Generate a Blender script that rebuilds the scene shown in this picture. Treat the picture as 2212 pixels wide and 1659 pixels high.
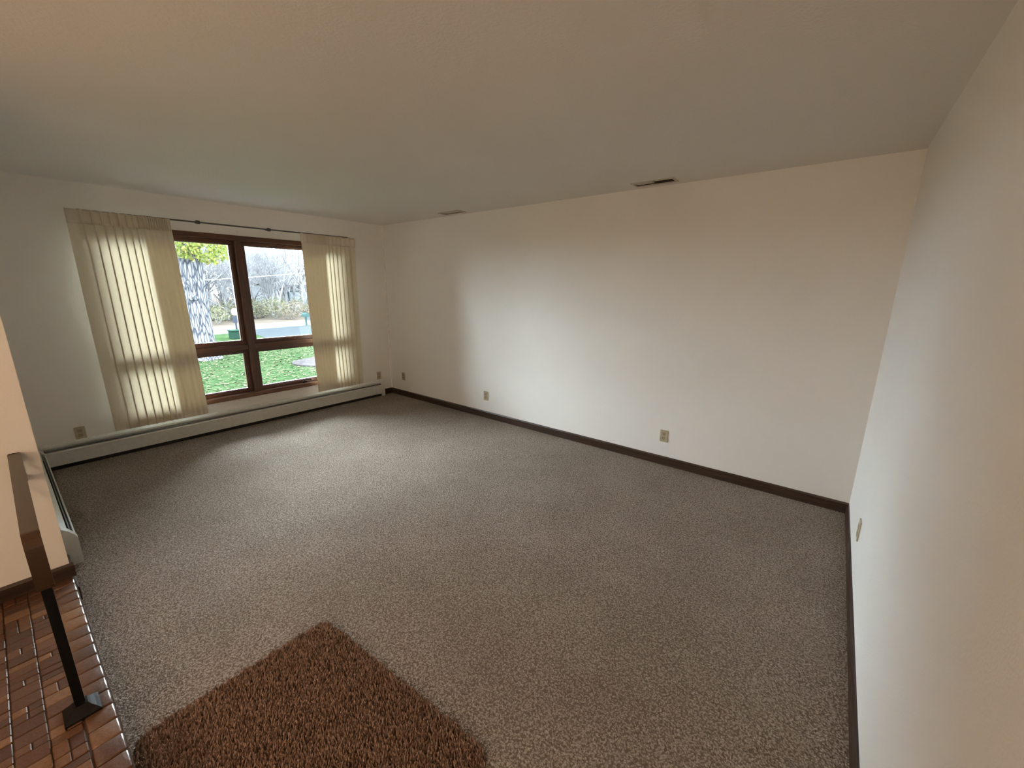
import bpy, bmesh, math, random
import numpy as np
from mathutils import Vector, Matrix, noise

random.seed(7)
rng = np.random.default_rng(7)
S = bpy.context.scene
for o in list(bpy.data.objects):
    bpy.data.objects.remove(o, do_unlink=True)
COL = S.collection

# ------------------------------------------------------------------ camera, world, lights, exposure
cam_d = bpy.data.cameras.new('camera')
cam = bpy.data.objects.new('camera', cam_d)
COL.objects.link(cam)
yaw, pitch, roll = -0.665, -0.233, 0.009
fw = Vector((math.sin(yaw) * math.cos(pitch), math.cos(yaw) * math.cos(pitch), math.sin(pitch)))
rt = Vector((math.cos(yaw), -math.sin(yaw), 0))
up = rt.cross(fw)
r2 = math.cos(roll) * rt + math.sin(roll) * up
u2 = -math.sin(roll) * rt + math.cos(roll) * up
M = Matrix((r2, u2, -fw)).transposed().to_4x4()
M.translation = Vector((5.242, -3.672, 1.605))
cam.matrix_world = M
cam_d.sensor_fit = 'HORIZONTAL'
cam_d.sensor_width = 36
cam_d.lens = 879.616 / 2212 * 36
cam_d.clip_start = 0.02
cam_d.clip_end = 500
S.camera = cam

world = bpy.data.worlds.new('overcast_sky')
S.world = world
world.use_nodes = True
bg = world.node_tree.nodes['Background']
bg.inputs[0].default_value = (0.84, 0.92, 1.0, 1)
# CIE overcast sky: the zenith three times as bright as the horizon
SKY_ZENITH = 58.0
wnt = world.node_tree
wtc = wnt.nodes.new('ShaderNodeTexCoord')
wsp = wnt.nodes.new('ShaderNodeSeparateXYZ')
wmx = wnt.nodes.new('ShaderNodeMath')
wmx.operation = 'MAXIMUM'
wmx.inputs[1].default_value = 0.0
wma = wnt.nodes.new('ShaderNodeMath')
wma.operation = 'MULTIPLY_ADD'
wma.inputs[1].default_value = SKY_ZENITH * 2 / 3
wma.inputs[2].default_value = SKY_ZENITH / 3
wnt.links.new(wtc.outputs['Generated'], wsp.inputs[0])
wnt.links.new(wsp.outputs['Z'], wmx.inputs[0])
wnt.links.new(wmx.outputs[0], wma.inputs[0])
wnt.links.new(wma.outputs[0], bg.inputs[1])

def lamp(name, kind, loc, energy, color, **kw):
    d = bpy.data.lights.new(name, kind)
    d.energy = energy
    d.color = color
    for k, v in kw.items():
        setattr(d, k, v)
    o = bpy.data.objects.new(name, d)
    o.location = loc
    COL.objects.link(o)
    return o
lamp('entry_lamp', 'POINT', (3.5, -4.0, 1.28), 3.0, (1.0, 0.56, 0.28), shadow_soft_size=0.035)
lamp('added_warm_fill', 'POINT', (4.7, -5.0, 1.2), 17.0, (1.0, 0.72, 0.47), shadow_soft_size=0.15)  # unseen fill light added behind the camera to warm right wall and ceiling

vs = S.view_settings
vs.view_transform = 'Standard'
vs.look = 'None'
vs.exposure = 0.85
vs.gamma = 1.0
vs.use_curve_mapping = False
S.cycles.use_denoising = True
S.cycles.max_bounces = 12
S.cycles.diffuse_bounces = 8
S.cycles.transparent_max_bounces = 16
S.cycles.sample_clamp_indirect = 6.0

# ------------------------------------------------------------------ materials
MATS = {}
def newmat(name):
    m = bpy.data.materials.new(name)
    m.use_nodes = True
    nt = m.node_tree
    b = nt.nodes['Principled BSDF']
    return m, nt, b
def N(nt, t, **kw):
    n = nt.nodes.new(t)
    for k, v in kw.items():
        if k in n.inputs.keys():
            n.inputs[k].default_value = v
        else:
            setattr(n, k, v)
    return n
def ramp(nt, src, stops):
    r = nt.nodes.new('ShaderNodeValToRGB')
    els = r.color_ramp.elements
    while len(els) < len(stops):
        els.new(0.5)
    for e, (p, c) in zip(els, stops):
        e.position = p
        e.color = (*c, 1)
    nt.links.new(src, r.inputs[0])
    return r.outputs[0]
def coords(nt, scale=(1, 1, 1)):
    g = nt.nodes.new('ShaderNodeNewGeometry')
    mp = nt.nodes.new('ShaderNodeMapping')
    mp.inputs['Scale'].default_value = scale
    nt.links.new(g.outputs['Position'], mp.inputs['Vector'])
    return mp.outputs[0]
def objcoords(nt, scale=(1, 1, 1)):
    g = nt.nodes.new('ShaderNodeTexCoord')
    mp = nt.nodes.new('ShaderNodeMapping')
    mp.inputs['Scale'].default_value = scale
    nt.links.new(g.outputs['Object'], mp.inputs['Vector'])
    return mp.outputs[0]
def bump(nt, b, h, strength=0.3, dist=0.01):
    n = nt.nodes.new('ShaderNodeBump')
    n.inputs['Strength'].default_value = strength
    n.inputs['Distance'].default_value = dist
    nt.links.new(h, n.inputs['Height'])
    nt.links.new(n.outputs[0], b.inputs['Normal'])
def plain(name, color, rough=0.5, metal=0.0, nscale=None, var=0.06, bumps=0.0):
    m, nt, b = newmat(name)
    b.inputs['Roughness'].default_value = rough
    b.inputs['Metallic'].default_value = metal
    no = N(nt, 'ShaderNodeTexNoise', Scale=nscale or 30.0, Detail=4.0)
    nt.links.new(objcoords(nt), no.inputs['Vector'])
    lo = tuple(max(0, c * (1 - var)) for c in color)
    hi = tuple(min(1, c * (1 + var)) for c in color)
    nt.links.new(ramp(nt, no.outputs['Fac'], [(0.3, lo), (0.7, hi)]), b.inputs['Base Color'])
    if bumps:
        bump(nt, b, no.outputs['Fac'], bumps, 0.002)
    return m

def paint(name, color, grain, strength):
    m, nt, b = newmat(name)
    b.inputs['Roughness'].default_value = 0.6
    b.inputs['Specular IOR Level'].default_value = 0.25
    v = coords(nt)
    n1 = N(nt, 'ShaderNodeTexNoise', Scale=grain, Detail=3.0)
    n2 = N(nt, 'ShaderNodeTexNoise', Scale=1.3, Detail=2.0)
    nt.links.new(v, n1.inputs['Vector'])
    nt.links.new(v, n2.inputs['Vector'])
    lo = tuple(c * 0.975 for c in color)
    nt.links.new(ramp(nt, n2.outputs['Fac'], [(0.35, lo), (0.65, color)]), b.inputs['Base Color'])
    bump(nt, b, n1.outputs['Fac'], strength, 0.004)
    return m
M_WALL = paint('white_wall_paint', (0.87, 0.85, 0.82), 130.0, 0.25)
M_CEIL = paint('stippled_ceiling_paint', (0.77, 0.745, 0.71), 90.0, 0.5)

def wood(name, dark, light, scale=(3, 60, 60), rough=0.38):
    m, nt, b = newmat(name)
    b.inputs['Roughness'].default_value = rough
    no = N(nt, 'ShaderNodeTexNoise', Scale=1.0, Detail=6.0, Distortion=0.6)
    nt.links.new(coords(nt, scale), no.inputs['Vector'])
    nt.links.new(ramp(nt, no.outputs['Fac'], [(0.3, dark), (0.7, light)]), b.inputs['Base Color'])
    bump(nt, b, no.outputs['Fac'], 0.15, 0.002)
    return m
M_BASE_X = wood('walnut_stain_along_back', (0.020, 0.010, 0.006), (0.058, 0.030, 0.018), (2.5, 70, 70))
M_BASE_Y = wood('walnut_stain_along_right', (0.020, 0.010, 0.006), (0.050, 0.027, 0.017), (70, 2.5, 70))
M_WIN_H = wood('cherry_stain_horizontal', (0.0400, 0.0136, 0.0064), (0.1240, 0.0440, 0.0192), (70, 2.5, 70), 0.32)
M_WIN_V = wood('cherry_stain_vertical', (0.0338, 0.0120, 0.0060), (0.1050, 0.0375, 0.0165), (70, 70, 2.5), 0.32)

M_SILL = wood('worn_cherry_sill', (0.060, 0.022, 0.009), (0.185, 0.080, 0.036), (70, 2.5, 70), 0.35)

# carpet: cut pile, speckled beige
def carpet(name, stops, scale, disp, fine):
    m, nt, b = newmat(name)
    b.inputs['Roughness'].default_value = 0.95
    b.inputs['Specular IOR Level'].default_value = 0.05
    v = coords(nt)
    vo = N(nt, 'ShaderNodeTexVoronoi', Scale=scale, Randomness=1.0)
    n1 = N(nt, 'ShaderNodeTexNoise', Scale=scale * 0.62, Detail=3.0, Roughness=0.6)
    n2 = N(nt, 'ShaderNodeTexNoise', Scale=2.2, Detail=3.0)
    for n in (vo, n1, n2):
        nt.links.new(v, n.inputs['Vector'])
    mx = N(nt, 'ShaderNodeMath', operation='SUBTRACT')
    mu = N(nt, 'ShaderNodeMath', operation='MULTIPLY')
    mu.inputs[1].default_value = fine
    nt.links.new(vo.outputs['Distance'], mu.inputs[0])
    nt.links.new(n1.outputs['Fac'], mx.inputs[0])
    nt.links.new(mu.outputs[0], mx.inputs[1])
    ad = N(nt, 'ShaderNodeMath', operation='MULTIPLY_ADD')
    ad.inputs[1].default_value = 0.16
    nt.links.new(n2.outputs['Fac'], ad.inputs[0])
    nt.links.new(mx.outputs[0], ad.inputs[2])
    nt.links.new(ramp(nt, ad.outputs[0], stops), b.inputs['Base Color'])
    bump(nt, b, mx.outputs[0], 1.0, disp)
    return m
M_CARPET = carpet('beige_cut_pile', [(0.16, (0.185, 0.145, 0.115)), (0.40, (0.37, 0.315, 0.265)), (0.64, (0.53, 0.46, 0.40))], 150.0, 0.008, 0.57)

def island_mat(name, stops, rough=0.9, trans=None, spec=0.0):
    """colour differs from one mesh island / object to the next"""
    m, nt, b = newmat(name)
    b.inputs['Roughness'].default_value = rough
    b.inputs['Specular IOR Level'].default_value = spec
    g = nt.nodes.new('ShaderNodeNewGeometry')
    col = ramp(nt, g.outputs['Random Per Island'], stops)
    nt.links.new(col, b.inputs['Base Color'])
    if trans:
        tr = nt.nodes.new('ShaderNodeBsdfTranslucent')
        nt.links.new(col, tr.inputs['Color'])
        mx = nt.nodes.new('ShaderNodeMixShader')
        mx.inputs[0].default_value = trans
        out = nt.nodes['Material Output']
        nt.links.new(b.outputs[0], mx.inputs[1])
        nt.links.new(tr.outputs[0], mx.inputs[2])
        nt.links.new(mx.outputs[0], out.inputs['Surface'])
    return m
M_PILE = island_mat('brown_mat_pile', [(0.0, (0.14, 0.085, 0.060)), (0.45, (0.28, 0.180, 0.133)), (1.0, (0.43, 0.295, 0.23))])
M_MATBASE = plain('brown_mat_backing', (0.09, 0.05, 0.033), 0.95)

def brick_mat(coat, name='sealed_brown_brick'):
    m, nt, b = newmat(name)
    oi = nt.nodes.new('ShaderNodeObjectInfo')
    g = nt.nodes.new('ShaderNodeNewGeometry')
    ad = N(nt, 'ShaderNodeMath', operation='ADD')
    fr = N(nt, 'ShaderNodeMath', operation='FRACT')
    nt.links.new(oi.outputs['Random'], ad.inputs[0])
    nt.links.new(g.outputs['Random Per Island'], ad.inputs[1])
    nt.links.new(ad.outputs[0], fr.inputs[0])
    c = ramp(nt, fr.outputs[0], [(0.0, (0.065, 0.024, 0.009)), (0.35, (0.112, 0.040, 0.014)), (0.6, (0.092, 0.038, 0.016)), (0.85, (0.150, 0.064, 0.026)), (1.0, (0.23, 0.115, 0.050))])
    no = N(nt, 'ShaderNodeTexNoise', Scale=85.0, Detail=5.0)
    nt.links.new(coords(nt), no.inputs['Vector'])
    mx = N(nt, 'ShaderNodeMix', data_type='RGBA', blend_type='MULTIPLY')
    mx.inputs[0].default_value = 0.6
    nt.links.new(c, mx.inputs[6])
    nt.links.new(ramp(nt, no.outputs['Fac'], [(0.25, (0.45, 0.45, 0.45)), (0.7, (1, 1, 1))]), mx.inputs[7])
    nt.links.new(mx.outputs[2], b.inputs['Base Color'])
    b.inputs['Roughness'].default_value = 0.42
    b.inputs['Coat Weight'].default_value = coat
    b.inputs['Coat Roughness'].default_value = 0.12
    bump(nt, b, no.outputs['Fac'], 0.5, 0.003)
    return m
M_BRICK = brick_mat(0.03)
M_BRICK_EDGE = brick_mat(0.8, 'sealed_brown_edge_brick')
M_MORTAR = plain('dark_mortar', (0.060, 0.030, 0.017), 0.8, 0, 60, 0.3, 0.4)

def fabric(name, color, tcolor, trans, clear):
    m, nt, b = newmat(name)
    out = nt.nodes['Material Output']
    no = N(nt, 'ShaderNodeTexNoise', Scale=1.0, Detail=3.0)
    nt.links.new(objcoords(nt, (300, 300, 40)), no.inputs['Vector'])
    lo = tuple(c * 0.93 for c in color)
    nt.links.new(ramp(nt, no.outputs['Fac'], [(0.3, lo), (0.7, color)]), b.inputs['Base Color'])
    b.inputs['Roughness'].default_value = 0.85
    b.inputs['Specular IOR Level'].default_value = 0.1
    tr = nt.nodes.new('ShaderNodeBsdfTranslucent')
    tr.inputs['Color'].default_value = (*tcolor, 1)
    mx = nt.nodes.new('ShaderNodeMixShader')
    mx.inputs[0].default_value = trans
    nt.links.new(b.outputs[0], mx.inputs[1])
    nt.links.new(tr.outputs[0], mx.inputs[2])
    tp = nt.nodes.new('ShaderNodeBsdfTransparent')
    tp.inputs['Color'].default_value = (*tcolor, 1)
    m2 = nt.nodes.new('ShaderNodeMixShader')
    m2.inputs[0].default_value = clear
    nt.links.new(mx.outputs[0], m2.inputs[1])
    nt.links.new(tp.outputs[0], m2.inputs[2])
    nt.links.new(m2.outputs[0], out.inputs['Surface'])
    return m
M_SHEER = fabric('cream_sheer_fabric', (0.78, 0.72, 0.59), (0.88, 0.76, 0.54), 0.10, 0.007)
M_HEAD = fabric('cream_heading_tape', (0.80, 0.73, 0.60), (0.8, 0.7, 0.5), 0.12, 0.0)

def glass():
    m, nt, b = newmat('window_glass')
    out = nt.nodes['Material Output']
    tp = nt.nodes.new('ShaderNodeBsdfTransparent')
    tp.inputs['Color'].default_value = (0.93, 0.96, 0.95, 1)
    gl = nt.nodes.new('ShaderNodeBsdfGlossy')
    gl.inputs['Roughness'].default_value = 0.02
    fr = N(nt, 'ShaderNodeFresnel', IOR=1.45)
    mx = nt.nodes.new('ShaderNodeMixShader')
    nt.links.new(fr.outputs[0], mx.inputs[0])
    nt.links.new(tp.outputs[0], mx.inputs[1])
    nt.links.new(gl.outputs[0], mx.inputs[2])
    nt.links.new(mx.outputs[0], out.inputs['Surface'])
    nt.nodes.remove(b)
    return m
M_GLASS = glass()

M_HEATER = plain('heater_white_enamel', (0.66, 0.67, 0.63), 0.35)
M_DAMPER = plain('heater_damper_grey', (0.10, 0.10, 0.105), 0.35, 0.3)
M_DARK = plain('heater_dark_interior', (0.012, 0.012, 0.013), 0.7)
M_IVORY = plain('ivory_plastic', (0.46, 0.40, 0.28), 0.35)
M_IVORY2 = plain('ivory_receptacle', (0.36, 0.30, 0.20), 0.4)
M_SLOT = plain('dark_slot', (0.03, 0.025, 0.02), 0.6)
M_ROD = plain('grey_rod_metal', (0.10, 0.10, 0.095), 0.35, 0.7)
M_BRONZE = plain('brown_handrail_metal', (0.055, 0.031, 0.017), 0.28, 0.3)
M_IRON = plain('black_wrought_iron', (0.004, 0.004, 0.0045), 0.42, 0.0, 120, 0.3, 0.3)
M_IRON.node_tree.nodes['Principled BSDF'].inputs['Specular IOR Level'].default_value = 0.22
M_VENT = plain('vent_tan_enamel', (0.52, 0.47, 0.40), 0.45)
M_VENTIN = plain('vent_duct_dark', (0.05, 0.038, 0.028), 0.8)
M_CRANK = plain('bronze_crank_metal', (0.02, 0.016, 0.014), 0.35, 0.6)
M_CAULK = plain('white_caulk', (0.82, 0.79, 0.74), 0.5)

# ------------------------------------------------------------------ mesh helpers
def add_box(bm, x0, x1, y0, y1, z0, z1, bev=0.0, seg=1):
    r = bmesh.ops.create_cube(bm, size=1.0)
    vs_ = r['verts']
    for v in vs_:
        v.co = Vector((x0 + (v.co.x + .5) * (x1 - x0), y0 + (v.co.y + .5) * (y1 - y0), z0 + (v.co.z + .5) * (z1 - z0)))
    if bev > 0:
        es = list({e for v in vs_ for e in v.link_edges})
        bmesh.ops.bevel(bm, geom=es, offset=bev, segments=seg, profile=0.5, affect='EDGES')
    return bm
def add_tube(bm, pts, radii, n=8, caps=True, flat=None):
    """swept tube through points; flat=(w,h) gives a rectangular section"""
    pts = [Vector(p) for p in pts]
    if not hasattr(radii, '__len__'):
        radii = [radii] * len(pts)
    rings = []
    prev = None
    for i, p in enumerate(pts):
        d = (pts[min(i + 1, len(pts) - 1)] - pts[max(i - 1, 0)]).normalized()
        if prev is None:
            ref = Vector((0, 1, 0)) if abs(d.y) < 0.9 else Vector((1, 0, 0))
            a = (ref - d * ref.dot(d)).normalized()
        else:
            a = (prev - d * prev.dot(d)).normalized()
        prev = a
        c = d.cross(a)
        ring = []
        if flat:
            w, h = flat
            for sx, sy in ((1, 1), (-1, 1), (-1, -1), (1, -1)):
                ring.append(bm.verts.new(p + a * sx * w / 2 + c * sy * h / 2))
        else:
            for k in range(n):
                t = 2 * math.pi * k / n
                ring.append(bm.verts.new(p + (a * math.cos(t) + c * math.sin(t)) * radii[i]))
        rings.append(ring)
    m = len(rings[0])
    for i in range(len(rings) - 1):
        for k in range(m):
            bm.faces.new((rings[i][k], rings[i][(k + 1) % m], rings[i + 1][(k + 1) % m], rings[i + 1][k]))
    if caps:
        bm.faces.new(rings[0][::-1])
        bm.faces.new(rings[-1])
    return bm
def add_lathe(bm, prof, c=(0, 0, 0), n=16):
    rings = []
    for r, z in prof:
        rings.append([bm.verts.new((c[0] + r * math.cos(2 * math.pi * k / n), c[1] + r * math.sin(2 * math.pi * k / n), c[2] + z)) for k in range(n)])
    for i in range(len(rings) - 1):
        for k in range(n):
            bm.faces.new((rings[i][k], rings[i][(k + 1) % n], rings[i + 1][(k + 1) % n], rings[i + 1][k]))
    bm.faces.new(rings[0][::-1])
    bm.faces.new(rings[-1])
    return bm
def add_prism(bm, poly, axis, a, b):
    """extrude a 2D polygon along an axis: poly coords are the other two axes in order"""
    def mk(p, t):
        q = list(p)
        q.insert(axis, t)
        return bm.verts.new(q)
    A = [mk(p, a) for p in poly]
    B = [mk(p, b) for p in poly]
    n = len(poly)
    for i in range(n):
        bm.faces.new((A[i], A[(i + 1) % n], B[(i + 1) % n], B[i]))
    bm.faces.new(A[::-1])
    bm.faces.new(B)
    return bm
def mesh_of(name, bm, mat, smooth=False):
    bmesh.ops.recalc_face_normals(bm, faces=bm.faces[:])
    me = bpy.data.meshes.new(name)
    bm.to_mesh(me)
    bm.free()
    me.materials.append(mat)
    if smooth:
        for p in me.polygons:
            p.use_smooth = True
    return me
def obj(name, bm, mat, parent=None, smooth=False):
    me = bm if isinstance(bm, bpy.types.Mesh) else mesh_of(name, bm, mat, smooth)
    o = bpy.data.objects.new(name, me)
    COL.objects.link(o)
    if parent:
        o.parent = parent
    return o
def B():
    return bmesh.new()
def box(*a, **k):
    return add_box(B(), *a, **k)
def tag(o, label=None, cat=None, group=None, kind=None):
    if label:
        o['label'] = label
    if cat:
        o['category'] = cat
    if group:
        o['group'] = group
    if kind:
        o['kind'] = kind
    return o
def empty(name, loc=(0, 0, 0), rz=0.0):
    o = bpy.data.objects.new(name, None)
    o.empty_display_size = 0.1
    o.location = loc
    o.rotation_euler = (0, 0, rz)
    COL.objects.link(o)
    return o
def thing(name, label, cat, loc=(0, 0, 0), rz=0.0, group=None):
    return tag(empty(name, loc, rz), label, cat, group)
def struct(name, bm, mat, label=None, parent=None, smooth=False):
    return tag(obj(name, bm, mat, parent, smooth), label, None, None, 'structure')
def copy_tree(o, parent=None):
    c = o.copy()
    COL.objects.link(c)
    c.parent = parent
    for ch in o.children:
        copy_tree(ch, c)
    return c
def np_mesh(name, verts, faces, mat, smooth=False):
    me = bpy.data.meshes.new(name)
    me.from_pydata([tuple(v) for v in verts], [], [tuple(f) for f in faces])
    me.materials.append(mat)
    if smooth:
        for p in me.polygons:
            p.use_smooth = True
    return me

# ------------------------------------------------------------------ room dimensions (metres)
LX, WD, H = 5.524, 3.64, 2.44         # room length, width, height
HX, STEP, YR = 2.37, 0.15, -5.4       # entry wall, height of brick entry, rear wall
WY0, WY1, WZ0, WZ1 = -3.07, -0.63, 0.335, 2.125   # window opening
T = 0.14

# ------------------------------------------------------------------ the room shell
struct('floor', box(0, LX, -WD, 0, -0.1, 0.0), M_CARPET, 'speckled beige cut pile carpet')
def holes_ceiling():
    bm = B()
    y0, y1 = -0.222, -0.102
    add_box(bm, -0.0, LX + T, YR - T, y0, H, H + 0.12)
    add_box(bm, -0.0, LX + T, y1, T, H, H + 0.12)
    for a, b in ((0.0, 1.437), (1.733, 3.775), (4.085, LX + T)):
        add_box(bm, a, b, y0, y1, H, H + 0.12)
    return bm
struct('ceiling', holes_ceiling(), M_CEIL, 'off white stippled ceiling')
bm = B()
add_box(bm, -T, 0, -WD - T, WY0, -0.3, H + 0.12)
add_box(bm, -T, 0, WY1, T, -0.3, H + 0.12)
add_box(bm, -T, 0, WY0, WY1, -0.3, WZ0)
add_box(bm, -T, 0, WY0, WY1, WZ1, H + 0.12)
struct('wall_left', bm, M_WALL, 'white wall around the window')
struct('wall_back', box(0, LX + T, 0, T, -0.1, H), M_WALL, 'long white wall with three outlets')
struct('wall_right', box(LX, LX + T, YR, 0, -0.1, H), M_WALL, 'near white wall at the right')
struct('wall_entry', box(0, HX, YR, -WD, -0.1, H), M_WALL, 'white wall end facing the brick entry')
struct('wall_rear', box(HX, LX + T, YR - T, YR, -0.1, H), M_WALL, 'white wall closing the entry')
# corner bead
struct('trim_1', add_tube(B(), [(0.006, -0.006, 0.085), (0.006, -0.006, H)], 0.011, 8), M_CAULK, 'white caulk bead in the far corner')

def base_profile(h=0.083, t=0.013):
    return [(0, 0), (t, 0), (t, h - 0.012), (t * 0.45, h), (0, h)]
# baseboards
bb = tag(empty('baseboard_back'), 'dark brown stained baseboard', kind='structure')
for a, b in ((0.013, 3.4155), (3.4175, LX - 0.0005)):
    obj('board', add_prism(B(), [(-p, q) for p, q in base_profile()], 0, a, b), M_BASE_X, bb)
struct('baseboard_right', add_prism(B(), [(LX - p, q) for p, q in base_profile()], 1, -WD + 0.001, -0.013), M_BASE_Y, 'dark brown stained baseboard')
struct('baseboard_left', add_prism(B(), base_profile(), 1, -0.168, -0.0005), M_BASE_Y, 'short dark brown baseboard beside the heater')
struct('baseboard_entry', add_prism(B(), [(HX + p, STEP + q) for p, q in base_profile(0.072)], 1, YR + 0.001, -WD + 0.013), M_BASE_Y, 'dark brown baseboard on the entry wall')
struct('baseboard_side', add_prism(B(), [(-WD + p, q) for p, q in base_profile()], 0, 1.955, HX), M_BASE_X, 'short dark brown baseboard under the entry corner')

# ------------------------------------------------------------------ brick entry platform
plat = struct('floor_entry', box(HX, LX, YR, -WD + 0.004, -0.1, STEP - 0.006), M_MORTAR, 'raised brick entry floor')
brick_meshes = {}
def brick_mesh(w, d, h, bev, seg=1, mat=M_BRICK):
    k = (round(w, 4), round(d, 4), round(h, 4), bev)
    if k not in brick_meshes:
        brick_meshes[k] = mesh_of('brick', box(-w / 2, w / 2, -d / 2, d / 2, -h, 0, bev=bev, seg=seg), mat, smooth=seg > 1)
    return brick_meshes[k]
def lay(me, x, y, dz, tilt=0.0):
    o = bpy.data.objects.new('brick', me)
    o.location = (x, y, STEP + dz)
    o.rotation_euler = (random.uniform(-tilt, tilt), random.uniform(-tilt, tilt), random.uniform(-tilt, tilt))
    o.parent = plat
    COL.objects.link(o)
edge = brick_mesh(0.0780, 0.0745, 0.055, 0.007, 3, M_BRICK_EDGE)
x = HX + 0.0405
while x < LX - 0.03:
    lay(edge, x, -WD + 0.037 - 0.037 - 0.036, random.uniform(-0.001, 0.001), 0.004)
    x += 0.0803
CW = 0.0758
rest = B()
for c in range(20):
    yc = -3.7165 - CW * (c + 0.5)
    if yc - CW / 2 < YR:
        break
    x = HX + random.uniform(0.0, 0.02)
    while x < LX - 0.07:
        w = random.choice((0.036, 0.036, 0.045, 0.060, 0.060))
        split = random.random() < 0.22
        for s in ((-1, 1) if split else (0,)):
            d = CW * 0.5 if split else CW
            y = yc + s * CW / 4
            dz = random.uniform(-0.0025, 0.0012)
            if x < 3.86 and c < 4:
                lay(brick_mesh(w - 0.0025, d - 0.0025, 0.02, 0.0025), x + w / 2, y, dz, 0.012)
            else:
                add_box(rest, x + 0.002, x + w - 0.002, y - d / 2 + 0.002, y + d / 2 - 0.002, STEP - 0.02, STEP + dz)
        x += w
o = obj('brick_paving', rest, M_BRICK, plat)
o['kind'] = 'stuff'

# ------------------------------------------------------------------ window
win = tag(empty('window_1'), 'wide wooden window of two fixed lights over two awning lights', kind='structure')
JT = 0.052
bm = B()
add_box(bm, -0.13, 0.014, WY0, WY1, WZ1 - JT, WZ1, 0.003)
obj('head_jamb', bm, M_WIN_H, win)
obj('sill', box(-0.13, 0.024, WY0, WY1, WZ0, WZ0 + JT, 0.004), M_SILL, win)
for y in (WY0, WY1 - JT):
    obj('side_jamb', box(-0.13, 0.014, y, y + JT, WZ0 + JT, WZ1 - JT, 0.003), M_WIN_V, win)
MC = -1.858
obj('mullion', box(-0.12, 0.012, MC - 0.032, MC + 0.032, WZ0 + JT, WZ1 - JT, 0.004), M_WIN_V, win)
TZ0, TZ1 = 0.888, 0.944
for a, b in ((WY0 + JT, MC - 0.032), (MC + 0.032, WY1 - JT)):
    obj('transom', box(-0.12, 0.004, a, b, TZ0, TZ1, 0.004), M_WIN_H, win)
    for z0, z1 in ((TZ1, WZ1 - JT), (WZ0 + JT, TZ0)):
        sw = 0.040
        sash = obj('sash', box(-0.085, -0.035, a, b, z0, z0 + sw, 0.004), M_WIN_H, win)
        obj('rail', box(-0.085, -0.035, a, b, z1 - sw, z1, 0.004), M_WIN_H, sash)
        for y in (a, b - sw):
            obj('stile', box(-0.085, -0.035, y, y + sw, z0 + sw, z1 - sw, 0.003), M_WIN_V, sash)
        bm = B()
        t = 0.008
        for q in ((a + sw, b - sw, z0 + sw, z0 + sw + t), (a + sw, b - sw, z1 - sw - t, z1 - sw), (a + sw, a + sw + t, z0 + sw, z1 - sw), (b - sw - t, b - sw, z0 + sw, z1 - sw)):
            add_box(bm, -0.074, -0.046, *q)
        obj('glazing_bead', bm, M_WIN_V, sash)
        obj('pane', box(-0.063, -0.059, a + sw, b - sw, z0 + sw, z1 - sw), M_GLASS, win)
    # crank on the awning light
    yc = b - 0.62 if a > MC else a + 0.45
    cr = obj('crank', box(-0.034, 0.004, yc - 0.03, yc + 0.03, WZ0 + JT, WZ0 + JT + 0.022, 0.006, 2), M_CRANK, win)
    obj('crank_handle', add_tube(B(), [(-0.01, yc, 0.405), (0.004, yc, 0.425), (0.010, yc + 0.02, 0.432), (0.014, yc + 0.075, 0.418)], [0.008, 0.007, 0.006, 0.009], 8), M_CRANK, cr)

# wall mark above the window
tag(obj('wall_plug', add_lathe(B(), [(0.016, 0), (0.016, 0.0015), (0.012, 0.003)], n=14), M_CAULK), 'small round patch on the wall just above the window', 'patch')
bpy.data.objects['wall_plug'].rotation_euler = (0, math.pi / 2, 0)
bpy.data.objects['wall_plug'].location = (0, -1.85, 2.168)

# ------------------------------------------------------------------ curtain rod and curtains
RX, RZ = 0.082, 2.212
rod = thing('curtain_rod', 'thin grey metal curtain rod spanning above the window', 'curtain rod', (RX, 0, RZ))
obj('rod', add_tube(B(), [(0, -3.06, -0.003), (0, -0.60, 0.004)], 0.0075, 10), M_ROD, rod, True)
for y in (-2.213, -1.552):
    k = obj('bracket', add_lathe(B(), [(0.008, -0.022), (0.016, -0.017), (0.019, 0), (0.016, 0.017), (0.008, 0.022)], n=12), M_ROD, rod, True)
    k.rotation_euler = (math.pi / 2, 0, 0)
    k.location = (0, y, 0)
    obj('bracket_arm', box(-RX - 0.0, 0, -0.005, 0.005, -0.005, 0.005), M_ROD, k)
for y in (-3.04, -0.62):
    obj('wall_return', box(-RX, 0, y - 0.006, y + 0.006, -0.006, 0.006), M_ROD, rod)

def pleat_path(widths, flat, amp0, amp1, stack=None):
    """(t, depth) samples along the hanging width: one fold per entry of widths; stack=(t0, t1) lays the
    rest of the cloth out to the inner edge and folds it back behind itself"""
    pts = [(0.0, 0.0), (flat * 0.5, 0.004), (flat, 0.0)]
    x = flat
    n = len(widths)
    for i, w in enumerate(widths):
        a = amp0 + (amp1 - amp0) * i / max(1, n - 1)
        c = (0.30 if w > 0.03 else 0.2) * w
        for k in range(1, 17):
            ph = k / 16
            # rounded ridge with a sharp valley
            pts.append((x + w * ph + c * math.sin(2 * math.pi * ph), a * (0.5 - 0.5 * math.cos(2 * math.pi * ph)) ** 0.8))
        x += w
    if not stack:
        return [(p / x, d) for p, d in pts]
    t0, t1 = stack
    pts = [(p / x * t0, d) for p, d in pts]
    for lay_, (a, b) in enumerate(((t0, 1.0), (1.0, t0 + 0.03))):
        for k in range(1, 29):
            f = k / 28
            rip = 0.003 * math.sin(2 * math.pi * (a + (b - a) * f) * (17 + 3 * lay_))
            edge = min(1.0, 6 * (1 - f) if lay_ == 0 else 6 * f)
            pts.append((a + (b - a) * f, (0.013 if lay_ == 0 else 0.002) * (0.25 + 0.75 * edge) + (0.004 if edge < 1 else 0) + rip * edge))
    return pts
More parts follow.
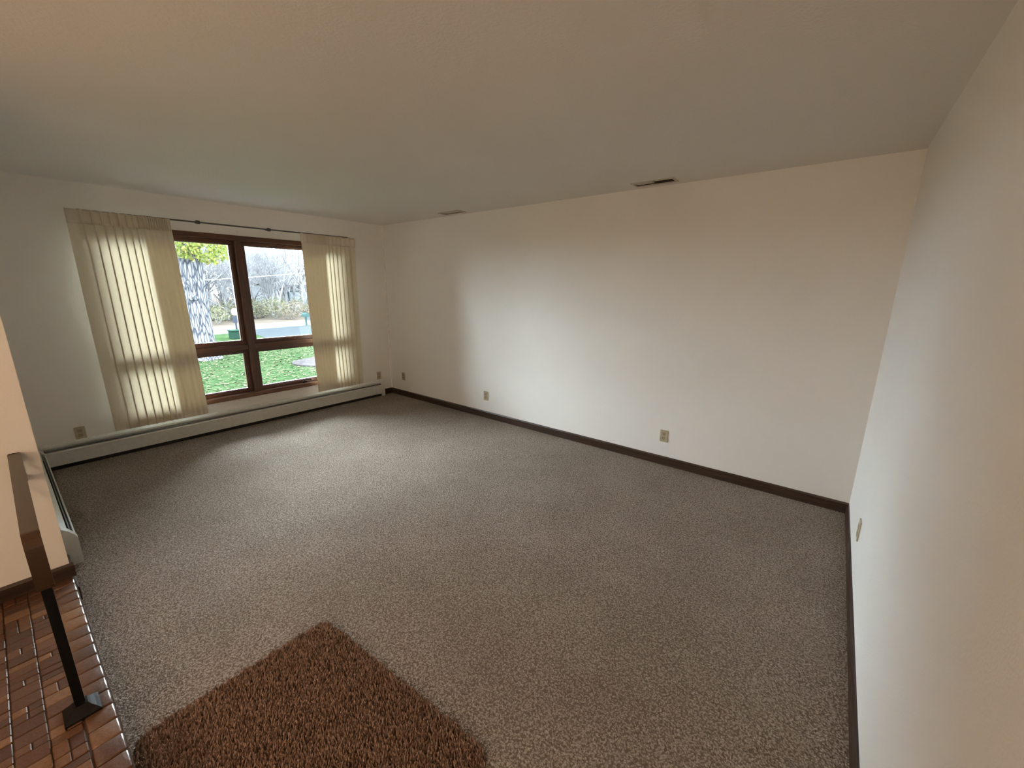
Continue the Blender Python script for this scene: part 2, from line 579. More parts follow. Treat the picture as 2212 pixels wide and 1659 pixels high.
def curtain(name, label, y_out_t, y_in_t, y_out_b, y_in_b, widths, tail, stack, flat, amp0, amp1, seed):
    root = thing(name, label, 'curtain', (RX, (y_out_t + y_in_t) / 2, 0))
    body = pleat_path(widths, flat, amp0, amp1, stack)
    top = pleat_path(widths + tail, flat, amp0, amp0 * 0.45)
    zt, zb, zh = 2.212, 0.262, 2.098
    def sheet(path, z0, z1, rows, off, grow):
        V, F = [], []
        for r in range(rows + 1):
            z = z0 + (z1 - z0) * r / rows
            f = (zt - z) / (zt - zb)
            yo = y_out_t + (y_out_b - y_out_t) * f
            yi = y_in_t + (y_in_b - y_in_t) * f
            for i, (p, d) in enumerate(path):
                w = 0.008 * f * noise.noise(Vector((p * 4 + seed, f * 1.6, seed)))
                g = 1.0 + grow * f * (0.6 + 0.5 * noise.noise(Vector((p * 5, f * 1.2, seed + 5))))
                sw = 0.012 * f * noise.noise(Vector((p * 3, f * 1.3, seed + 9)))
                V.append((off + d * g + 0.014 + sw - 0.006 * f, yo + (yi - yo) * p + w - root.location.y, z))
        n = len(path)
        for r in range(rows):
            for i in range(n - 1):
                F.append((r * n + i, r * n + i + 1, (r + 1) * n + i + 1, (r + 1) * n + i))
        return V, F
    V, F = sheet(body, zh + 0.004, zb, 22, 0.0, 0.35)
    obj('panel', np_mesh('panel', V, F, M_SHEER, True), None, root)
    V, F = sheet(top, zt, zh, 4, 0.004, 0.0)
    hd = obj('heading', np_mesh('heading', V, F, M_HEAD, True), None, root)
    so = hd.modifiers.new('thickness', 'SOLIDIFY')
    so.thickness = 0.004
    so.offset = 1
    V, F = sheet(body, zb + 0.055, zb - 0.001, 2, 0.0025, 0.35)
    obj('hem', np_mesh('hem', V, F, M_SHEER, True), None, root)
    return root
lw = [0.070, 0.066, 0.064, 0.062, 0.058, 0.052, 0.044]
curtain('curtain', 'cream sheer pleated curtain drawn to the left of the window', -3.135, -2.440, -3.130, -2.392, lw, [0.036, 0.030, 0.024] + [0.0165] * 11, (0.66, 0.955), 0.07, 0.024, 0.028, 1.0)
rw = [0.062, 0.058, 0.056, 0.052, 0.050, 0.044]
curtain('curtain', 'cream sheer pleated curtain drawn to the right of the window', -0.512, -1.215, -0.530, -1.190, rw, [0.0165] * 13 + [0.030, 0.055], (0.56, 0.90), 0.05, 0.022, 0.026, 4.0)

# ------------------------------------------------------------------ baseboard heaters (local: length along +X, out from wall along +Y)
def heater(label, L, loc, rz, cap0=True):
    t = thing('baseboard_heater', label, 'heater', loc, rz)
    t.scale = (1, 0.82, 1)
    E = 0.052
    obj('back_panel', box(0.01, L - 0.01, 0, 0.006, 0.02, 0.228), M_HEATER, t)
    obj('hood', add_prism(B(), [(0.006, 0.232), (0.006, 0.224), (0.032, 0.208), (0.036, 0.196), (0.039, 0.197), (0.036, 0.213)], 0, E - 0.002, L - E + 0.002), M_HEATER, t)
    obj('front_panel', add_prism(B(), [(0.064, 0.042), (0.072, 0.040), (0.074, 0.160), (0.066, 0.168), (0.062, 0.166), (0.068, 0.158)], 0, E - 0.002, L - E + 0.002), M_HEATER, t)
    obj('damper', add_prism(B(), [(0.046, 0.183), (0.0535, 0.1745), (0.055, 0.1765), (0.0475, 0.185)], 0, E, L - E), M_DAMPER, t)
    el = obj('heating_element', box(E, L - E, 0.008, 0.058, 0.055, 0.130), M_DARK, t)
    obj('toe_gap_shade', box(E, L - E, 0.004, 0.050, 0.002, 0.040), M_DARK, t)  # dark filler box: the shade of the toe gap put into its colour
    prof = [(0, 0), (0.074, 0.0), (0.077, 0.020), (0.078, 0.160), (0.068, 0.180), (0.040, 0.214), (0.010, 0.236), (0, 0.236)]
    for a, b in ((0, E), (L - E, L)):
        obj('end_cap', add_prism(B(), prof, 0, a, b), M_HEATER, t)
    return t
# along the window wall: length runs in -Y
heater('long white baseboard heater under the window', 3.47, (0, -0.168, 0), -math.pi / 2)
heater('white baseboard heater end beside the entry wall corner', 1.885, (0.068, -WD, 0), 0)

# ------------------------------------------------------------------ electrical outlets
def outlet(label, loc, rz, blank=False):
    t = thing('electrical_outlet', label, 'outlet', loc, rz, 'wall outlets')
    obj('cover_plate', box(0, 0.007, -0.035, 0.035, -0.0575, 0.0575, 0.003, 2), M_IVORY, t)
    for z in (-0.021, 0.021):
        f = obj('receptacle', box(0.0065, 0.0095, -0.0165, 0.0165, z - 0.0145, z + 0.0145, 0.001), M_IVORY2, t)
        bm = B()
        for y in (-0.0065, 0.0065):
            add_box(bm, 0.0090, 0.0099, y - 0.0013, y + 0.0013, z - 0.002, z + 0.007)
        add_box(bm, 0.0090, 0.0099, -0.0025, 0.0025, z - 0.010, z - 0.006)
        obj('slots', bm, M_SLOT, f)
    s = obj('screw', add_lathe(B(), [(0.003, 0), (0.003, 0.0012)], n=8), M_IVORY2, t)
    s.rotation_euler = (0, math.pi / 2, 0)
    s.location = (0.0065, 0, 0)
    return t
outlet('ivory outlet on the window wall left of the curtains', (0, -3.343, 0.285), 0)
outlet('ivory outlet on the window wall right of the curtains', (0, -0.217, 0.306), 0)
outlet('ivory outlet on the long wall closest to the far corner', (0.308, 0, 0.300), -math.pi / 2)
outlet('ivory outlet on the long wall in bright daylight, second from the far corner', (1.952, 0, 0.283), -math.pi / 2)
outlet('ivory outlet near the middle of the long wall above the dark baseboard', (4.156, 0, 0.280), -math.pi / 2)
outlet('ivory outlet seen edge-on on the near right wall', (LX, -0.872, 0.303), math.pi)

# ------------------------------------------------------------------ ceiling vents
def vent(label, x0, x1, y0, y1, blades):
    xc, yc = (x0 + x1) / 2, (y0 + y1) / 2
    t = thing('ceiling_vent', label, 'vent', (xc, yc, H), 0, 'ceiling vents')
    hx, hy, f = (x1 - x0) / 2, (y1 - y0) / 2, 0.017
    bm = B()
    for q in ((-hx, hx, -hy, -hy + f), (-hx, hx, hy - f, hy), (-hx, -hx + f, -hy + f, hy - f), (hx - f, hx, -hy + f, hy - f)):
        add_box(bm, *q, -0.007, -0.0005)
    obj('frame', bm, M_VENT, t)
    bm = B()
    for q in ((-hx + .02, hx - .02, -hy + .012, -hy + .016), (-hx + .02, hx - .02, hy - .016, hy - .012), (-hx + .014, -hx + .02, -hy + .012, hy - .012), (hx - .02, hx - .014, -hy + .012, hy - .012)):
        add_box(bm, *q, -0.0005, 0.09)
    add_box(bm, -hx + .014, hx - .014, -hy + .012, hy - .012, 0.09, 0.094)
    obj('duct', bm, M_VENTIN, t)
    for a, b, tilt in blades:
        k = obj('vane', box(a, b, -hy + f + 0.002, hy - f - 0.002, -0.006, -0.004), M_VENT, t)
        k.rotation_euler = (tilt, 0, 0)
        k.location = (0, 0, 0.006)
    return t
vent('narrow ceiling vent nearer the window, its vane closed', 1.420, 1.750, -0.232, -0.092, [(-0.14, 0.14, 0.05)])
vent('narrow ceiling vent farther from the window, half dark and open', 3.758, 4.102, -0.232, -0.092, [(-0.15, -0.012, 0.10)])

# ------------------------------------------------------------------ brown door mat on the carpet at the foot of the step
def round_poly(P, r, n=6):
    out = []
    m = len(P)
    for i in range(m):
        p, a, b = Vector(P[i]), Vector(P[i - 1]), Vector(P[(i + 1) % m])
        d0, d1 = (a - p).normalized(), (b - p).normalized()
        for k in range(n + 1):
            f = k / n
            q0 = p + d0 * r * (1 - f)
            q1 = p + d1 * r * f
            out.append(q0 + (q1 - q0) * f)
    return out
mat_poly = round_poly([(3.492, -3.632), (4.53, -3.632), (4.53, -2.850), (3.498, -2.912)], 0.075)
matr = thing('door_mat', 'brown shaggy mat with rounded corners on the beige carpet at the step', 'mat', (4.0, -3.25, 0))
bm = B()
add_prism(bm, [(p.x - 4.0, p.y + 3.25) for p in mat_poly], 2, 0.0, 0.006)
obj('backing', bm, M_MATBASE, matr)
def inside(px, py, poly):
    c = np.zeros(px.shape, bool)
    n = len(poly)
    for i in range(n):
        x0, y0 = poly[i]
        x1, y1 = poly[i - 1]
        if y0 == y1:
            continue
        c ^= ((y0 > py) != (y1 > py)) & (px < (x1 - x0) * (py - y0) / (y1 - y0) + x0)
    return c
def tufts(n, poly, x0, x1, y0, y1, h, r, lean, base):
    px = rng.uniform(x0, x1, n)
    py = rng.uniform(y0, y1, n)
    k = inside(px, py, poly)
    px, py = px[k], py[k]
    n = len(px)
    hh = h * rng.uniform(0.65, 1.15, n)
    az = rng.uniform(0, 2 * np.pi, n)
    ln = lean * rng.uniform(0.2, 1.0, n)
    dx = ln * np.cos(az) * 0.7 - lean * 0.35
    dy = ln * np.sin(az) * 0.7 + lean * 0.25
    a0 = rng.uniform(0, 2 * np.pi, n)
    V = np.zeros((n, 7, 3))
    for j in range(3):
        a = a0 + j * 2 * np.pi / 3
        V[:, j] = np.stack([px + r * np.cos(a), py + r * np.sin(a), np.full(n, base)], 1)
        V[:, 3 + j] = np.stack([px + dx * .6 + r * .9 * np.cos(a), py + dy * .6 + r * .9 * np.sin(a), base + hh * 0.72], 1)
    V[:, 6] = np.stack([px + dx, py + dy, base + hh], 1)
    F = []
    off = np.arange(n)[:, None] * 7
    quads = np.concatenate([off + np.array([[j, (j + 1) % 3, 3 + (j + 1) % 3, 3 + j]]) for j in range(3)])
    tris = np.concatenate([off + np.array([[3 + j, 3 + (j + 1) % 3, 6]]) for j in range(3)])
    me = bpy.data.meshes.new('pile')
    nv = n * 7
    me.vertices.add(nv)
    me.vertices.foreach_set('co', V.reshape(-1))
    loops = np.concatenate([quads.reshape(-1), tris.reshape(-1)])
    me.loops.add(len(loops))
    me.loops.foreach_set('vertex_index', loops.astype(np.int32))
    nq, ntr = len(quads), len(tris)
    me.polygons.add(nq + ntr)
    starts = np.concatenate([np.arange(nq) * 4, nq * 4 + np.arange(ntr) * 3])
    me.polygons.foreach_set('loop_start', starts.astype(np.int32))
    me.polygons.foreach_set('use_smooth', np.ones(nq + ntr, bool))
    me.update(calc_edges=True)
    me.validate()
    return me
pl = [(p.x - 4.0, p.y + 3.25) for p in mat_poly]
me = tufts(30000, pl, -0.52, 0.55, -0.40, 0.42, 0.020, 0.0034, 0.012, 0.004)
me.materials.append(M_PILE)
o = obj('pile', me, None, matr)
o['kind'] = 'stuff'

# ------------------------------------------------------------------ iron railing along the step
RY, PX = -3.712, 3.375
rail = thing('stair_railing', 'low black iron railing with brown cap rail along the brick step', 'railing', (PX, RY, STEP))
def L3(x, z):
    return (x - PX, 0, z - STEP)
cap = [L3(HX + 0.004, 0.838), L3(3.0, 0.838), L3(3.345, 0.838)]
for k in range(1, 9):
    a = math.pi / 2 * k / 8
    cap.append(L3(3.345 + 0.045 * math.sin(a), 0.838 - 0.045 * (1 - math.cos(a))))
cap += [L3(3.392, 0.74), L3(3.390, 0.665)]
for k in range(1, 5):
    a = math.pi * k / 4
    cap.append(L3(3.390 - 0.012 * (1 - math.cos(a)), 0.665 - 0.012 * math.sin(a)))
obj('cap_rail', add_tube(B(), cap, 1, flat=(0.040, 0.010)), M_BRONZE, rail)
obj('top_channel', box(HX + 0.004 - PX, 3.325 - PX, -0.0125, 0.0125, 0.806 - STEP, 0.832 - STEP, 0.002), M_IRON, rail)
obj('lower_rail', box(HX + 0.004 - PX, 3.352 - PX, -0.010, 0.010, 0.715 - STEP, 0.735 - STEP, 0.002), M_IRON, rail)
for i, xs in enumerate((2.47, 2.68, 2.89, 3.10, 3.28)):
    pts = []
    for k in range(13):
        f = k / 12
        pts.append((xs - PX + 0.03 * math.sin(2 * math.pi * f), 0, 0.735 - STEP + 0.071 * f))
    obj('scroll', add_tube(B(), pts, 1, flat=(0.012, 0.006)), M_IRON, rail)
obj('post', add_tube(B(), [(-0.008, 0, 0.02), (-0.008, 0, 0.78 - STEP)], 1, flat=(0.025, 0.027)), M_IRON, rail)
bm = B()
prof = [(0.045, 0.0), (0.045, 0.006), (0.036, 0.016), (0.024, 0.027), (0.018, 0.036)]
prev = None
for r, z in prof:
    ring = [bm.verts.new((sx * r, sy * r, z)) for sx, sy in ((1, 1), (-1, 1), (-1, -1), (1, -1))]
    if prev:
        for k in range(4):
            bm.faces.new((prev[k], prev[(k + 1) % 4], ring[(k + 1) % 4], ring[k]))
    else:
        bm.faces.new(ring[::-1])
    prev = ring
bm.faces.new(prev)
shoe = obj('base_plate', bm, M_IRON, rail)
fl = obj('wall_flange', box(HX - PX + 0.0005, HX - PX + 0.005, -0.018, 0.018, 0.70 - STEP, 0.845 - STEP, 0.002), M_IRON, rail)

# ================================================================== outdoors
G = -1.2
def road_x(x, y):
    return x - 0.26 * (y - 7)

def ground_mat(name, stops, scale, rough=0.95, bumpd=0.05, extra=None):
    m, nt, b = newmat(name)
    b.inputs['Roughness'].default_value = rough
    b.inputs['Specular IOR Level'].default_value = 0.0
    v = coords(nt)
    n1 = N(nt, 'ShaderNodeTexNoise', Scale=scale, Detail=6.0, Roughness=0.65)
    n2 = N(nt, 'ShaderNodeTexNoise', Scale=scale * 0.12, Detail=2.0)
    nt.links.new(v, n1.inputs['Vector'])
    nt.links.new(v, n2.inputs['Vector'])
    ad = N(nt, 'ShaderNodeMath', operation='MULTIPLY_ADD')
    ad.inputs[1].default_value = 0.35
    nt.links.new(n2.outputs['Fac'], ad.inputs[0])
    nt.links.new(n1.outputs['Fac'], ad.inputs[2])
    nt.links.new(ramp(nt, ad.outputs[0], stops), b.inputs['Base Color'])
    bump(nt, b, n1.outputs['Fac'], 0.6, bumpd)
    return m
M_LAWN = ground_mat('lawn_grass', [(0.40, (0.0028, 0.0066, 0.0027)), (0.62, (0.0058, 0.0113, 0.0047)), (0.86, (0.0113, 0.0157, 0.0081))], 6.0)
M_ROAD = ground_mat('pale_concrete_road', [(0.4, (0.0203, 0.0203, 0.0198)), (0.8, (0.0250, 0.0250, 0.0240))], 2.0, 0.9, 0.005)
M_DRIVE = ground_mat('grey_asphalt', [(0.4, (0.0083, 0.0098, 0.0112)), (0.8, (0.0112, 0.0131, 0.0145))], 3.0, 0.8, 0.005)
M_LITTER = ground_mat('leaf_litter_ground', [(0.4, (0.0110, 0.0088, 0.0067)), (0.6, (0.0175, 0.0142, 0.0117)), (0.85, (0.0246, 0.0214, 0.0182))], 2.5, 0.95, 0.05)
M_MULCH = ground_mat('grey_mulch', [(0.4, (0.0085, 0.0080, 0.0085)), (0.8, (0.0182, 0.0163, 0.0170))], 9.0, 0.95, 0.05)

def plane_poly(name, pts, z, mat, thick=0.3):
    return add_prism(B(), pts, 2, z - thick, z)
struct('lawn', plane_poly('lawn', [(-T - 0.02, -40), (-T - 0.02, 40), (road_x(-23.5, 40), 40), (road_x(-23.5, -40), -40)], G, M_LAWN), M_LAWN, 'green lawn in front of the house')
struct('road', plane_poly('road', [(road_x(-23.4, -40), -40), (road_x(-23.4, 60), 60), (road_x(-27.9, 60), 60), (road_x(-27.9, -40), -40)], G + 0.005, M_ROAD), M_ROAD, 'pale street crossing behind the lawn')
struct('woodland_floor', plane_poly('woodland_floor', [(road_x(-27.8, -60), -60), (road_x(-27.8, 90), 90), (-140, 90), (-140, -60)], G + 0.002, M_LITTER), M_LITTER, 'leaf covered ground across the street')
struct('driveway', plane_poly('driveway', [(-16.9, 5.2), (-23.6, 6.1), (-24.0, 6.0), (-25.4, 14.5), (-16.0, 12.5)], G + 0.012, M_DRIVE), M_DRIVE, 'grey asphalt driveway meeting the street')
struct('far_driveway', plane_poly('far_driveway', [(-29.0, 12.6), (-30.4, 17.5), (-49.5, 26.5), (-49.5, 20.2)], G + 0.012, M_DRIVE), M_DRIVE, 'asphalt driveway of the house across the street')
# mulch bed
bm = B()
prof = []
for k in range(24):
    a = 2 * math.pi * k / 24
    r = 1.35 * (1 + 0.12 * math.sin(3 * a + 1))
    prof.append((-9.6 + r * math.cos(a), 4.0 + r * 0.8 * math.sin(a)))
add_prism(bm, prof, 2, G - 0.05, G + 0.05)
tag(obj('mulch_bed', bm, M_MULCH), 'greyish mulch bed on the lawn at the right of the window view', 'mulch bed')

# fallen leaves: nobody could count them
n = 7000
px = rng.uniform(-17, -4.0, n)
py = rng.uniform(-2.5, 7, n)
az = rng.uniform(0, 2 * np.pi, n)
s = rng.uniform(0.03, 0.065, n)
V, F = [], []
for i in range(n):
    c, d = math.cos(az[i]) * s[i], math.sin(az[i]) * s[i]
    z = G + 0.012
    V += [(px[i] + c, py[i] + d, z + 0.03 * rng.random()), (px[i] - d * .6, py[i] + c * .6, z + 0.03 * rng.random()), (px[i] - c, py[i] - d, z), (px[i] + d * .6, py[i] - c * .6, z + 0.02 * rng.random())]
    F.append((4 * i, 4 * i + 1, 4 * i + 2, 4 * i + 3))
M_FALLEN = island_mat('fallen_leaf', [(0, (0.0136, 0.0193, 0.0102)), (0.5, (0.0217, 0.0239, 0.0136)), (1, (0.0284, 0.0250, 0.0171))])
tag(obj('fallen_leaves', np_mesh('fallen_leaves', V, F, M_FALLEN), None), 'pale fallen leaves scattered over the green lawn', 'leaves', None, 'stuff')

# ---- the big tree in front of the window
def bark_mat():
    m, nt, b = newmat('ridged_grey_bark')
    b.inputs['Roughness'].default_value = 0.9
    b.inputs['Specular IOR Level'].default_value = 0.0
    v = objcoords(nt, (12, 12, 1.9))
    vo = N(nt, 'ShaderNodeTexVoronoi', feature='DISTANCE_TO_EDGE', Scale=1.0)
    no = N(nt, 'ShaderNodeTexNoise', Scale=3.0, Detail=4.0)
    nt.links.new(v, vo.inputs['Vector'])
    nt.links.new(v, no.inputs['Vector'])
    nt.links.new(ramp(nt, vo.outputs['Distance'], [(0.03, (0.010, 0.011, 0.014)), (0.13, (0.040, 0.041, 0.046)), (0.3, (0.070, 0.070, 0.074))]), b.inputs['Base Color'])
    bump(nt, b, vo.outputs['Distance'], 1.0, 0.06)
    return m
M_BARK = bark_mat()
M_GREYBARK = plain('bare_tree_bark', (0.0638, 0.0638, 0.0670), 0.9, 0, 8, 0.3)
M_LEAF = island_mat('yellow_green_leaf', [(0, (0.0401, 0.0558, 0.0134)), (0.5, (0.0713, 0.0846, 0.0201)), (1, (0.1158, 0.1115, 0.0335))], 0.7, 0.4)
M_BRUSH = island_mat('dull_brush_leaf', [(0, (0.0233, 0.0273, 0.0169)), (0.5, (0.0370, 0.0382, 0.0233)), (1, (0.0518, 0.0452, 0.0301))], 0.8, 0.3)
M_BRUSH2 = island_mat('tan_brush_leaf', [(0, (0.0273, 0.0233, 0.0178)), (0.5, (0.0424, 0.0341, 0.0261)), (1, (0.0547, 0.0492, 0.0328))], 0.8, 0.3)

def leaf_cloud(n, center, radii, size, squash=1.0, seed=1):
    g = np.random.default_rng(seed)
    d = g.normal(size=(n, 3))
    d /= np.linalg.norm(d, axis=1)[:, None]
    rr = g.uniform(0.15, 1.0, n) ** 0.45
    P = np.array(center) + d * rr[:, None] * np.array(radii)
    V, F = [], []
    for i in range(n):
        a = Vector(g.normal(size=3)).normalized()
        b = a.orthogonal().normalized()
        s = size * g.uniform(0.6, 1.3)
        p = Vector(P[i])
        V += [p + a * s, p + b * s * .55, p - a * s, p - b * s * .55]
        F.append((4 * i, 4 * i + 1, 4 * i + 2, 4 * i + 3))
    return V, F
oak = thing('large_tree', 'large old tree with ridged pale bark and yellow green leaves outside the window', 'tree', (-13.75, 1.24, G))
bm = B()
n, rows = 72, 70
rings = []
for r in range(rows + 1):
    z = 7.0 * r / rows
    rad = 0.355 - 0.006 * z + 0.20 * math.exp(-z / 0.30) + 0.05 * math.exp(-((z - 2.85) / 0.12) ** 2)
    ring = []
    for k in range(n):
        a = 2 * math.pi * k / n
        rid = abs(noise.noise(Vector((math.cos(a) * 3.2, math.sin(a) * 3.2, z * 0.9))))
        rr = rad + 0.06 * rid + 0.03 * noise.noise(Vector((math.cos(a), math.sin(a), z * 0.7 + 4)))
        ring.append(bm.verts.new((rr * math.cos(a), rr * math.sin(a) + 0.012 * z, z)))
    rings.append(ring)
for r in range(rows):
    for k in range(n):
        bm.faces.new((rings[r][k], rings[r][(k + 1) % n], rings[r + 1][(k + 1) % n], rings[r + 1][k]))
obj('trunk', bm, M_BARK, oak, True)
bl = obj('burl', add_lathe(B(), [(0.02, -0.10), (0.11, -0.07), (0.15, 0), (0.11, 0.07), (0.02, 0.10)], n=14), M_BARK, oak, True)
bl.location = (0.29, -0.12, 2.32)
bl.scale = (0.75, 1.25, 1.15)
rr_ = random.Random(3)
for k in range(7):
    a = rr_.uniform(-1.2, 1.2)
    z0 = rr_.uniform(4.0, 6.0)
    L = rr_.uniform(1.8, 3.2)
    pts = [Vector((0.2 * math.cos(a), 0.2 * math.sin(a), z0))]
    for q in range(1, 6):
        pts.append(pts[0] + Vector((math.cos(a + 0.2 * q) * L * q / 5, math.sin(a + 0.2 * q) * L * q / 5, 0.5 * q / 5 - 0.05 * q * q * 0.6)))
    obj('branch', add_tube(B(), pts, [0.10, 0.08, 0.06, 0.045, 0.03, 0.015], 7), M_GREYBARK, oak, True)
LV, LF = [], []
for c, rd, nn, sd in (((0.7, 0.35, 4.05), (0.6, 0.85, 0.55), 700, 1), ((0.5, -0.35, 4.3), (0.6, 0.75, 0.7), 500, 2), ((0.2, 1.0, 4.6), (0.8, 0.6, 0.75), 480, 3),
                      ((0.0, 0.2, 5.6), (1.6, 2.0, 1.0), 1600, 4), ((0.0, 0.6, 7.2), (2.3, 2.8, 1.4), 2200, 5)):
    v, f = leaf_cloud(nn, c, rd, 0.065, seed=sd)
    b0 = len(LV)
    LV += v
    LF += [tuple(i + b0 for i in q) for q in f]
o = obj('foliage', np_mesh('foliage', LV, LF, M_LEAF), None, oak)
o['kind'] = 'stuff'

# ---- bare trees
def bare_tree_meshes(seed, height, r0, fork):
    R_ = random.Random(seed)
    trunk, br = B(), B()
    def grow(bm, p, d, L, r, depth):
        n = 4
        pts, rad = [p], [r]
        for i in range(n):
            d = (d + Vector((R_.uniform(-1, 1), R_.uniform(-1, 1), R_.uniform(-0.4, 0.9))) * 0.16).normalized()
            p = p + d * L / n
            pts.append(p)
            rad.append(r * (1 - 0.62 * (i + 1) / n))
        add_tube(bm, pts, rad, 7 if depth == 0 else (5 if depth < 3 else 3), caps=False)
        if depth >= 5 or r < 0.004:
            return
        kids = 3 if depth < 4 else 2
        for k in range(kids + (3 if depth == 0 else 1)):
            j = R_.randint(1, n) if k else n
            base = pts[j]
            ax = Vector((R_.uniform(-1, 1), R_.uniform(-1, 1), R_.uniform(-0.25, 0.9))).normalized()
            nd = (d * 0.65 + ax * 0.85).normalized()
            grow(br, base, nd, L * R_.uniform(0.5, 0.78), max(rad[j] * 0.72, 0.006), depth + 1)
    dirs = [Vector((R_.uniform(-.08, .08), R_.uniform(-.08, .08), 1))] if not fork else [Vector((0.1, -0.3, 1)), Vector((0, 0.3, 1)), Vector((-0.2, 0.02, 1))]
    for d in dirs:
        grow(trunk, Vector((0, 0, -0.1)), d.normalized(), height * 0.42, r0, 0)
    return mesh_of('trunk', trunk, M_GREYBARK, True), mesh_of('branches', br, M_GREYBARK, True)
variants = [bare_tree_meshes(11 + k, h, r, f) for k, (h, r, f) in enumerate(((10, 0.15, False), (12, 0.19, False), (8, 0.11, False), (7, 0.085, True), (11, 0.14, True)))]
def bare_tree(var, x, y, rz, s, label, group=None):
    t = thing('bare_tree', label, 'tree', (x, y, G), rz, group)
    t.scale = (s, s, s)
    a, b = variants[var]
    obj('trunk', a, None, t)
    k = obj('branches', b, None, t)
    k['kind'] = 'stuff'
    return t
bare_tree(1, -36.5, 13.6, 0.4, 0.95, 'tallest bare tree across the street, straight trunk in the right pane')
bare_tree(3, -35.2, 12.35, 1.3, 1.05, 'forked bare tree left of the straight trunk across the street')
tr = random.Random(21)
spots = []
for i in range(84):
    x = -33.5 - tr.uniform(0, 1) ** 1.3 * 42
    y = tr.uniform(2.0, 30.0) * (abs(x) / 45)
    if 15.5 < y * 50 / abs(x) < 30 and x > -64:
        continue
    spots.append((x, y))
for i in range(24):
    spots.append((-64 - tr.uniform(0, 16), 20 + i * 1.05 + tr.uniform(-1, 1)))
for i in range(7):
    spots.append((-38 - tr.uniform(0, 9), 14.6 + i * 0.75 + tr.uniform(-.4, .4)))
for x, y in spots:
    q = (y + 3.67) / (5.24 - x)
    if x < -63 and q > 0.335:
        lg = ('bare grey tree in the far row of woods behind the house', 'far bare trees behind the house')
    elif q < 0.335:
        lg = ('bare grey tree across the street seen through the left upper pane', 'bare trees in the left pane')
    else:
        lg = ('bare grey tree across the street seen through the right upper pane, beside the house', 'bare trees in the right pane')
    bare_tree(tr.randrange(5), x, y, tr.uniform(0, 6.28), tr.uniform(0.75, 1.25), *lg)

# ---- undergrowth shrubs
shrub_meshes = []
for k in range(4):
    st = B()
    R_ = random.Random(50 + k)
    for q in range(10):
        a = R_.uniform(0, 6.28)
        p = Vector((0, 0, 0))
        pts = [p]
        for j in range(4):
            p = p + Vector((math.cos(a) * 0.16 + R_.uniform(-.08, .08), math.sin(a) * 0.16 + R_.uniform(-.08, .08), 0.33))
            pts.append(p)
        add_tube(st, pts, [0.018, 0.014, 0.011, 0.008, 0.004], 3, caps=False)
    v, f = leaf_cloud(420, (0, 0, 0.95), (1.0, 1.0, 0.9), 0.075, seed=70 + k)
    shrub_meshes.append((mesh_of('stems', st, M_GREYBARK), np_mesh('foliage', v, f, M_BRUSH if k % 2 == 0 else M_BRUSH2)))
def shrub(k, x, y, s, sz, label, group):
    t = thing('shrub', label, 'shrub', (x, y, G), tr.uniform(0, 6.28), group)
    t.scale = (s, s, s * sz)
    a, b = shrub_meshes[k]
    q = obj('stems', a, None, t)
    q['kind'] = 'stuff'
    q = obj('foliage', b, None, t)
    q['kind'] = 'stuff'
for i in range(46):
    y = 5.2 + i * 0.33 + tr.uniform(-0.2, 0.2)
    x = road_x(-29.6, y) - tr.uniform(0, 7) - (0.5 if y > 13 else 0)
    if 13.2 < y < 20.5 and x > -33:
        if tr.random() < 0.7:
            continue
    k = tr.choice((0, 2)) if y < 11.5 else tr.choice((1, 3, 1, 0))
    if k % 2 == 0:
        shrub(k, x, y, tr.uniform(0.7, 1.15), tr.uniform(0.8, 1.2), 'dull green shrub in the undergrowth across the street', 'green shrubs across the street')
    else:
        shrub(k, x, y, tr.uniform(0.55, 1.0), tr.uniform(0.6, 1.0), 'tan leafed shrub in the undergrowth across the street', 'tan shrubs across the street')

# ---- house across the street
M_SIDING = plain('pale_grey_siding', (0.0493, 0.0528, 0.0565), 0.7, 0, 3, 0.05)
M_GDOOR = plain('pale_blue_garage_door', (0.0473, 0.0547, 0.0604), 0.6, 0, 3, 0.04)
M_ROOF = plain('pale_grey_shingles', (0.0604, 0.0623, 0.0661), 0.9, 0, 2, 0.12)
M_TRIMD = plain('dark_fascia', (0.0122, 0.0138, 0.0162), 0.7)
hs = thing('house', 'pale grey house with a wide garage door across the street', 'house', (-50, 24, G))
obj('wall', box(-9, 0, -4.6, 9, 0, 2.75), M_SIDING, hs)
obj('roof', add_prism(B(), [(0.6, 2.70), (-4.5, 5.0), (-9.6, 2.70), (-9.6, 2.9), (-4.5, 5.25), (0.6, 2.92)], 1, -5.2, 9.6), M_ROOF, hs)
obj('fascia', box(0.58, 0.66, -5.2, 9.6, 2.66, 2.92), M_TRIMD, hs)
gd = obj('garage_door', box(0.0, 0.05, -3.5, 1.6, 0.0, 2.0), M_GDOOR, hs)
for k in range(4):
    obj('door_panel', box(0.05, 0.07, -3.45, 1.55, 0.03 + 0.49 * k, 0.49 * k + 0.48), M_GDOOR, gd)
obj('door_frame', add_prism(B(), [(-3.62, 0), (-3.62, 2.14), (1.72, 2.14), (1.72, 0), (1.6, 0), (1.6, 2.0), (-3.5, 2.0), (-3.5, 0)], 0, 0.0, 0.09), M_TRIMD, hs)

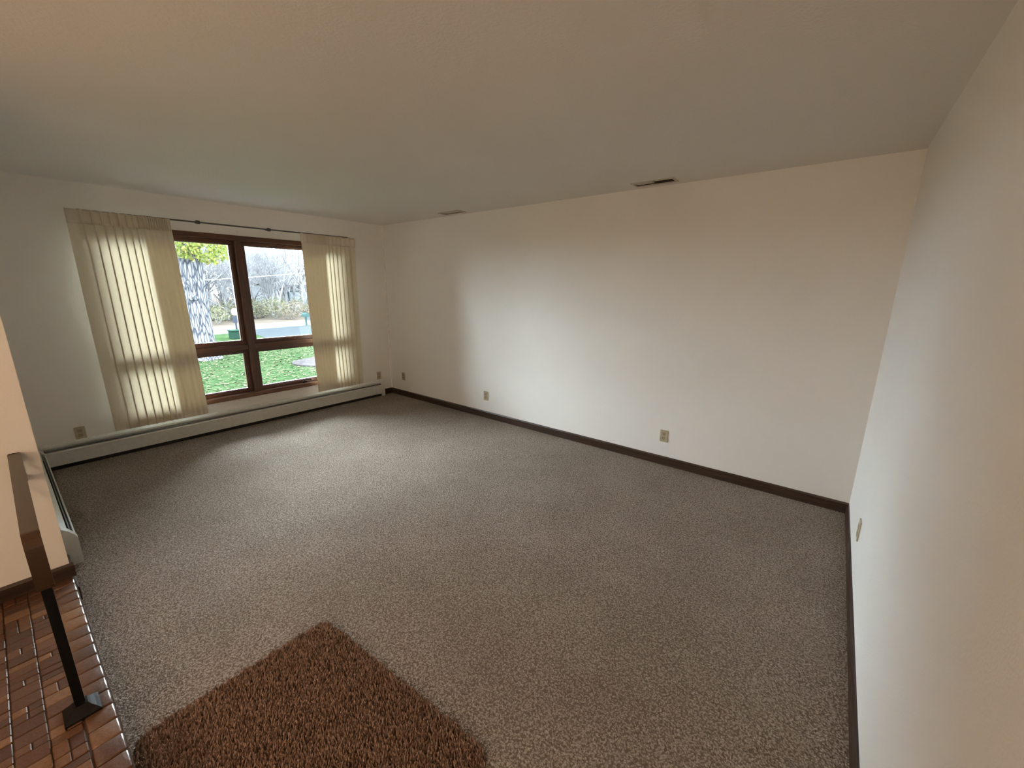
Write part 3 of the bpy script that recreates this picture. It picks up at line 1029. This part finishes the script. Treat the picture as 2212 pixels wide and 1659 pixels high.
# ---- street things
M_POLE = plain('dark_blue_grey_post', (0.0117, 0.0132, 0.0183), 0.6)
m, nt, b = newmat('lit_lamp_globe')
b.inputs['Base Color'].default_value = (0.9, 0.8, 0.55, 1)
b.inputs['Emission Color'].default_value = (1.0, 0.86, 0.55, 1)
b.inputs['Emission Strength'].default_value = 1.6
M_GLOBE = m
lp = thing('yard_lamp_post', 'dark yard lamp post with a glowing lantern beside the street', 'lamp post', (-22.9, 5.40, G))
obj('post', add_tube(B(), [(0, 0, -0.05), (0, 0, 1.05)], 0.045, 8), M_POLE, lp, True)
ln = obj('lantern', add_lathe(B(), [(0.05, 0), (0.12, 0.06), (0.15, 0.22), (0.12, 0.34), (0.03, 0.40)], n=12), M_GLOBE, lp, True)
ln.location = (0, 0, 1.05)
obj('address_plate', box(0.045, 0.06, -0.16, 0.16, 0.60, 0.98), M_POLE, lp)
M_GREENBOX = plain('dark_green_enamel', (0.0042, 0.0104, 0.0076), 0.5)
ub = thing('utility_box', 'low dark green utility box on the lawn before the street', 'utility box', (-19.9, 4.42, G))
obj('body', box(-0.28, 0.28, -0.32, 0.30, 0, 0.40, 0.02), M_GREENBOX, ub)
obj('lid', box(-0.31, 0.31, -0.35, 0.33, 0.40, 0.46, 0.015), M_GREENBOX, ub)
M_TEAL = plain('teal_enamel', (0.0081, 0.0187, 0.0187), 0.5)
mb = thing('mailbox', 'teal mailbox on a post at the far right by the street', 'mailbox', (-24.6, 10.36, G))
obj('post', box(-0.05, 0.05, -0.05, 0.05, 0, 0.75), M_TEAL, mb)
bm = B()
pr = [(-0.13, 0), (0.13, 0)] + [(0.13 * math.cos(a), 0.16 + 0.13 * math.sin(a)) for a in np.linspace(0, math.pi, 9)]
add_prism(bm, [(p, q + 0.62) for p, q in pr], 0, -0.28, 0.28)
obj('box', bm, M_TEAL, mb)
for m_ in (M_GREYBARK, M_SIDING, M_GDOOR, M_ROOF, M_TRIMD, M_POLE, M_GREENBOX, M_TEAL):
    m_.node_tree.nodes['Principled BSDF'].inputs['Specular IOR Level'].default_value = 0.0
M_WIRE = plain('pale_overhead_cable', (0.0835, 0.0872, 0.0910), 0.5)
tag(obj('overhead_cable', add_tube(B(), [(-24.5, -6, 0.93), (-25.0, 4.79, 1.87), (-25, 7.25, 2.09), (-25, 10.71, 2.46), (-25.5, 24, 3.9)], 0.022, 6, caps=True), M_WIRE), 'pale overhead cable crossing the window view', 'cable')
